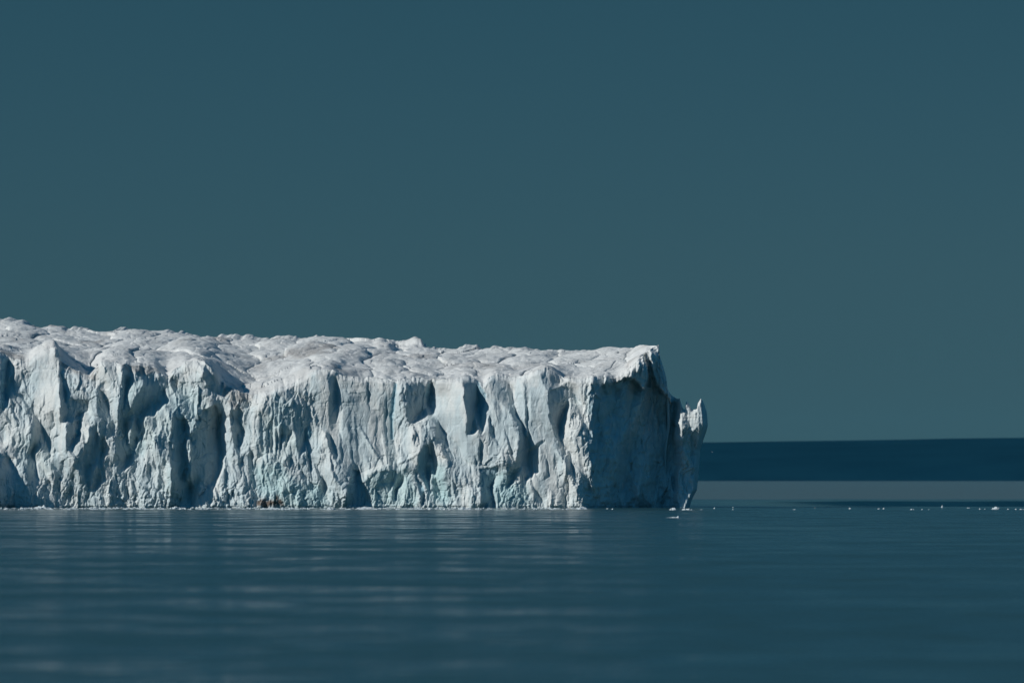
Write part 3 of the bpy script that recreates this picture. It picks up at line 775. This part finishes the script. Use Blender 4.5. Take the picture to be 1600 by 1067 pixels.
# close the right-hand end: a fan of quads between the face column and the back column
berg = bpy.data.objects.new('iceberg', None)
C.objects.link(berg)
berg.location = (-40, 2700, 0)
tag(berg, 'huge flat topped white iceberg with fluted cliffs rising from the sea', 'iceberg')
V = (V - np.array([-40, 2700, 0])).reshape(nr, NC, 3)
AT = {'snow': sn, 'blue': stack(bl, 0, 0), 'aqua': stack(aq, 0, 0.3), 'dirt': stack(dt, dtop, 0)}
JS = int(np.searchsorted(cols, 1062))
def patch(name, r0, r1_, c0, c1):
    v_ = V[r0:r1_, c0:c1]
    return mesh_np(name, v_.reshape(-1, 3), grid_faces(v_.shape[0], v_.shape[1]), ICE, berg,
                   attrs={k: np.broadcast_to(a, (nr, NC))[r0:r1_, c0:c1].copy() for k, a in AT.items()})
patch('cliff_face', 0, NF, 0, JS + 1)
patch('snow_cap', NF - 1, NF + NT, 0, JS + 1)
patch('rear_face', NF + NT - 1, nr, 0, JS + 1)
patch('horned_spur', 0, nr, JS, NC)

# ------------------------------------------------------------------ floating ice
rng = np.random.default_rng(7)
def at(px, py):
    """point of the sea surface seen at a photo pixel"""
    Y = CAMZ * FPX / (py - HOR)
    return (px - 800) / FPX * Y, Y

def floe_mesh(wd, dp, ht, seed, lumps=3, spike=0.0):
    """ragged floating lump with a flat foot under water"""
    nr_, na = 9, 30
    r = np.linspace(0, 1, nr_)[:, None]; a = np.linspace(0, 2 * np.pi, na, endpoint=False)[None, :]
    rad = 1 + 0.22 * vnoise(np.cos(a) * 1.7 + seed, np.sin(a) * 1.7, seed) + 0.12 * vnoise(np.cos(a) * 5 + seed, np.sin(a) * 5, seed + 1)
    x = np.cos(a) * r * rad * wd / 2; y = np.sin(a) * r * rad * dp / 2
    prof = (1 - r ** 3)
    lump = 0.55 + 0.45 * vnoise(x / wd * lumps * 2 + seed * 1.3, y / dp * lumps + seed, seed + 2) + 0.25 * vnoise(x / wd * 9 + seed, y / dp * 7, seed + 3)
    z = ht * prof * np.clip(lump, 0.12, 1.3) * np.ones_like(x) - 0.12 * r
    if spike:
        z = z + spike * np.exp(-(((x - wd * 0.34) / (wd * 0.06)) ** 2 + (y / (dp * .25)) ** 2))
    P = np.stack((x, y, z), -1).reshape(-1, 3)
    Fq = []
    for i in range(nr_ - 1):
        for j in range(na):
            k = (j + 1) % na
            Fq.append((i * na + j, (i + 1) * na + j, (i + 1) * na + k, i * na + k))
    return P, Fq

def floe(px, py, wpx, hpx, label, seed, group=None, cat='ice chunk', name='ice_chunk', lumps=3, spike=0.0, dpt=None):
    x, y = at(px, py)
    s = y / FPX
    P, Fq = floe_mesh(wpx * s, dpt or max(2.0, wpx * s * 0.9), hpx * s, seed, lumps, spike * s)
    o = mesh_np(name, P, Fq, FLOE, smooth=False)
    o.location = (x, y, 0)
    tag(o, label, cat, group)
    return o

FL = 'loose ice floating along the cliff foot'
HZN = 'bits of ice on the far water line'
floe(64, 794, 28, 6, 'pale lumpy ice chunk at the cliff foot under the large shadow at far left', 3, FL)
floe(144, 794.5, 12, 3.5, 'small pale ice chunk at the cliff foot right of the large left shadow', 4, FL)
floe(273, 794.5, 16, 4.5, 'ragged ice chunk below the tall dark blue recess in the cliff', 5, FL)
floe(424, 795.5, 34, 3.5, 'long low ice chunk floating in front of the brown debris patch', 6, FL)
floe(517, 795.5, 14, 5, 'small bright white ice chunk left of the dark wedge shaped recess', 8, FL)
floe(575, 795, 46, 4, 'long white ice slab under the dark wedge shaped recess', 9, FL, 'ice slab', 'ice_slab')
floe(672, 796, 12, 3.6, 'short bright ice slab left of the pair near the cliff middle', 10, FL, 'ice slab', 'ice_slab')
floe(728, 795.8, 25, 4.5, 'bright white ice slab just left of the square blue hollow in the foot', 11, FL, 'ice slab', 'ice_slab')
floe(908, 795.2, 24, 4.2, 'white ice slab at the corner where the sunlit cliff meets the shaded wall', 12, FL, 'ice slab', 'ice_slab')
floe(820, 795, 2.6, 5, 'tiny upright ice splinter at the foot of the sunlit cliff', 13, FL, 'ice splinter', 'ice_splinter')
floe(949, 795, 4, 2, 'tiny ice chunk at the foot of the shaded wall, left one', 14, FL)
floe(957, 795.5, 4.5, 2.2, 'tiny ice chunk at the foot of the shaded wall, right one', 15, FL)
floe(1052, 796.5, 14, 3.6, 'small white floe left of its twin below the right end of the iceberg', 16, FL, 'ice floe', 'ice_floe')
floe(1073, 796.5, 18, 3.8, 'wider white floe right of its twin below the right end of the iceberg', 17, FL, 'ice floe', 'ice_floe')
floe(1051, 808.5, 26, 3.2, 'grey floe with a thin upturned tail floating nearest the camera', 18, FL, 'ice floe', 'ice_floe', 2, 3.2, 8)
far = [(1096,796,8,1.0,'thin ice sliver just right of the iceberg foot'),
 (1116,794.5,3,3,'small round ice chunk a little right of the iceberg foot'),
 (1145,793,3,2,'faint ice speck on the water, upper of the pair right of the iceberg'),
 (1145,796,3,1.6,'faint ice speck on the water, lower of the pair right of the iceberg'),
 (1207,792.5,2,1.5,'lone faint ice speck between the iceberg and the flat sliver'),
 (1241,796,7,1.4,'flat bright ice sliver on the water below the left part of the dark coast'),
 (1273,793.5,2,1.5,'tiny ice speck just right of the flat sliver'),
 (1294,792,3,1.5,'small ice speck left of the round far chunk'),
 (1328,794.8,4,3,'round whitish ice chunk on the far water line'),
 (1373,795.2,4,2,'low ice chunk, left of a close far pair'),
 (1380.5,794.8,3.4,3,'taller ice chunk, right of a close far pair'),
 (1425,796,8,2.2,'flat ice chunk, leftmost of a row of three on the far water line'),
 (1440,796,4,2,'middle ice chunk of a row of three on the far water line'),
 (1451,796,3,1.6,'rightmost small ice chunk of a row of three on the far water line'),
 (1472,792.5,4.5,3.4,'bright pointed ice chunk standing highest on the far water'),
 (1513,793.5,6,1.5,'faint flat ice chunk left of the large far lump'),
 (1531,795.3,4,2,'small bright ice chunk, left neighbour of the large far lump'),
 (1539,795.3,4,1.6,'small dull ice chunk right beside a bright one near the large far lump'),
 (1556,795.3,12,4.6,'largest far ice lump with a knob on its right side'),
 (1575,795.5,3,2,'small ice chunk right of the large far lump'),
 (1587,795.8,3,1.8,'second last ice chunk towards the right edge of the photo'),
 (1596,795.8,9,2.2,'last flat ice chunk at the right edge of the photo')]
for i, (px, py, wd, ht, lab) in enumerate(far):
    floe(px, py, wd * 1.15, ht * 0.95, lab, 40 + i, HZN, spike=(3.0 if wd == 12 else 0.0))

# brash: the thin line of slush along the whole foot
Vs, Fs = [], []; n0 = 0
for i in range(520):
    px = rng.uniform(-20, 905) if i % 4 else rng.choice([60, 150, 290, 430, 470, 585, 700]) + rng.normal(0, 25)
    py = 793.2 + rng.uniform(0, 3.0)
    x, y = at(px, py); s = y / FPX
    wd = rng.uniform(2, 11) * s
    P, Fq = floe_mesh(wd, max(wd, 1.5), rng.uniform(0.8, 2.4) * s, 200 + i)
    P = P + np.array([x, y, 0])
    Vs.append(P); Fs.append(np.array(Fq) + n0); n0 += len(P)
br = mesh_np('brash_ice', np.concatenate(Vs), np.concatenate(Fs), FLOE, smooth=False)
tag(br, 'thin line of broken slushy ice along the iceberg foot', 'brash ice', kind='stuff')

# gulls
def gull(px, py, depth, span, label):
    m, n, l, bs = mat_new('white_feathers'); bs.inputs['Base Color'].default_value = (0.8, 0.8, 0.8, 1); bs.inputs['Roughness'].default_value = 0.8
    nx = 15
    P = []
    xs = np.linspace(-1, 1, nx)
    for x in xs:                               # wings: thin lens, raised and swept
        ch = 0.16 * (1 - abs(x) ** 1.6) + 0.015; z = 0.32 * abs(x) ** 0.8 - 0.12 * abs(x) ** 3; sw = 0.12 * abs(x) ** 1.5
        th = 0.03 * (1 - abs(x)) + 0.006
        P += [(x, sw - ch, z), (x, sw, z + th), (x, sw + ch * 0.7, z), (x, sw, z - th)]
    Fq = []
    for i in range(nx - 1):
        for j in range(4):
            k = (j + 1) % 4
            Fq.append((i * 4 + j, i * 4 + k, (i + 1) * 4 + k, (i + 1) * 4 + j))
    b0 = len(P)
    na = 10; st = [(-.36, .01), (-.30, .05), (-.2, .08), (-.1, .10), (.1, .11), (.3, .07), (.45, .04), (.6, .09), (.62, .02)]
    for k_, (yy, rr) in enumerate(st):
        for a in range(na):
            an = 2 * math.pi * a / na
            P.append((rr * math.cos(an), yy, rr * math.sin(an) * (0.35 if yy > .5 else 1)))
    for i in range(len(st) - 1):
        for a in range(na):
            k = (a + 1) % na
            Fq.append((b0 + i * na + a, b0 + i * na + k, b0 + (i + 1) * na + k, b0 + (i + 1) * na + a))
    o = mesh_np('gull', np.array(P) * span / 2, Fq, m)
    o.location = ((px - 800) / FPX * depth, depth, CAMZ + (HOR - py) / FPX * depth)
    o.rotation_euler = (0.1, R(12), R(60))
    tag(o, label, 'bird', 'gulls flying near the iceberg')
gull(1113, 706, 2600, 0.9, 'tiny white gull flying in front of the dark coast right of the horned ice')
gull(992, 654, 2600, 0.7, 'tiny white gull flying in front of the shaded iceberg wall')

# ------------------------------------------------------------------ air
m = bpy.data.materials.new('sea_air'); m.use_nodes = True
n = m.node_tree.nodes; n.clear()
ou = n.new('ShaderNodeOutputMaterial'); pv = n.new('ShaderNodeVolumePrincipled')
pv.inputs['Color'].default_value = (0.15, 0.70, 0.95, 1)
pv.inputs['Density'].default_value = HAZE
m.node_tree.links.new(pv.outputs[0], ou.inputs['Volume'])
hb = [(x, y, z) for z in (-2.0, 190.0) for x, y in ((-9000, -200), (9000, -200), (9000, 26000), (-9000, 26000))]
hz = mesh_np('haze', hb, [(3, 2, 1, 0), (4, 5, 6, 7), (0, 1, 5, 4), (1, 2, 6, 5), (2, 3, 7, 6), (3, 0, 4, 7)], m, smooth=False)
tag(hz, 'thin blue sea haze in the air', 'haze', kind='stuff')
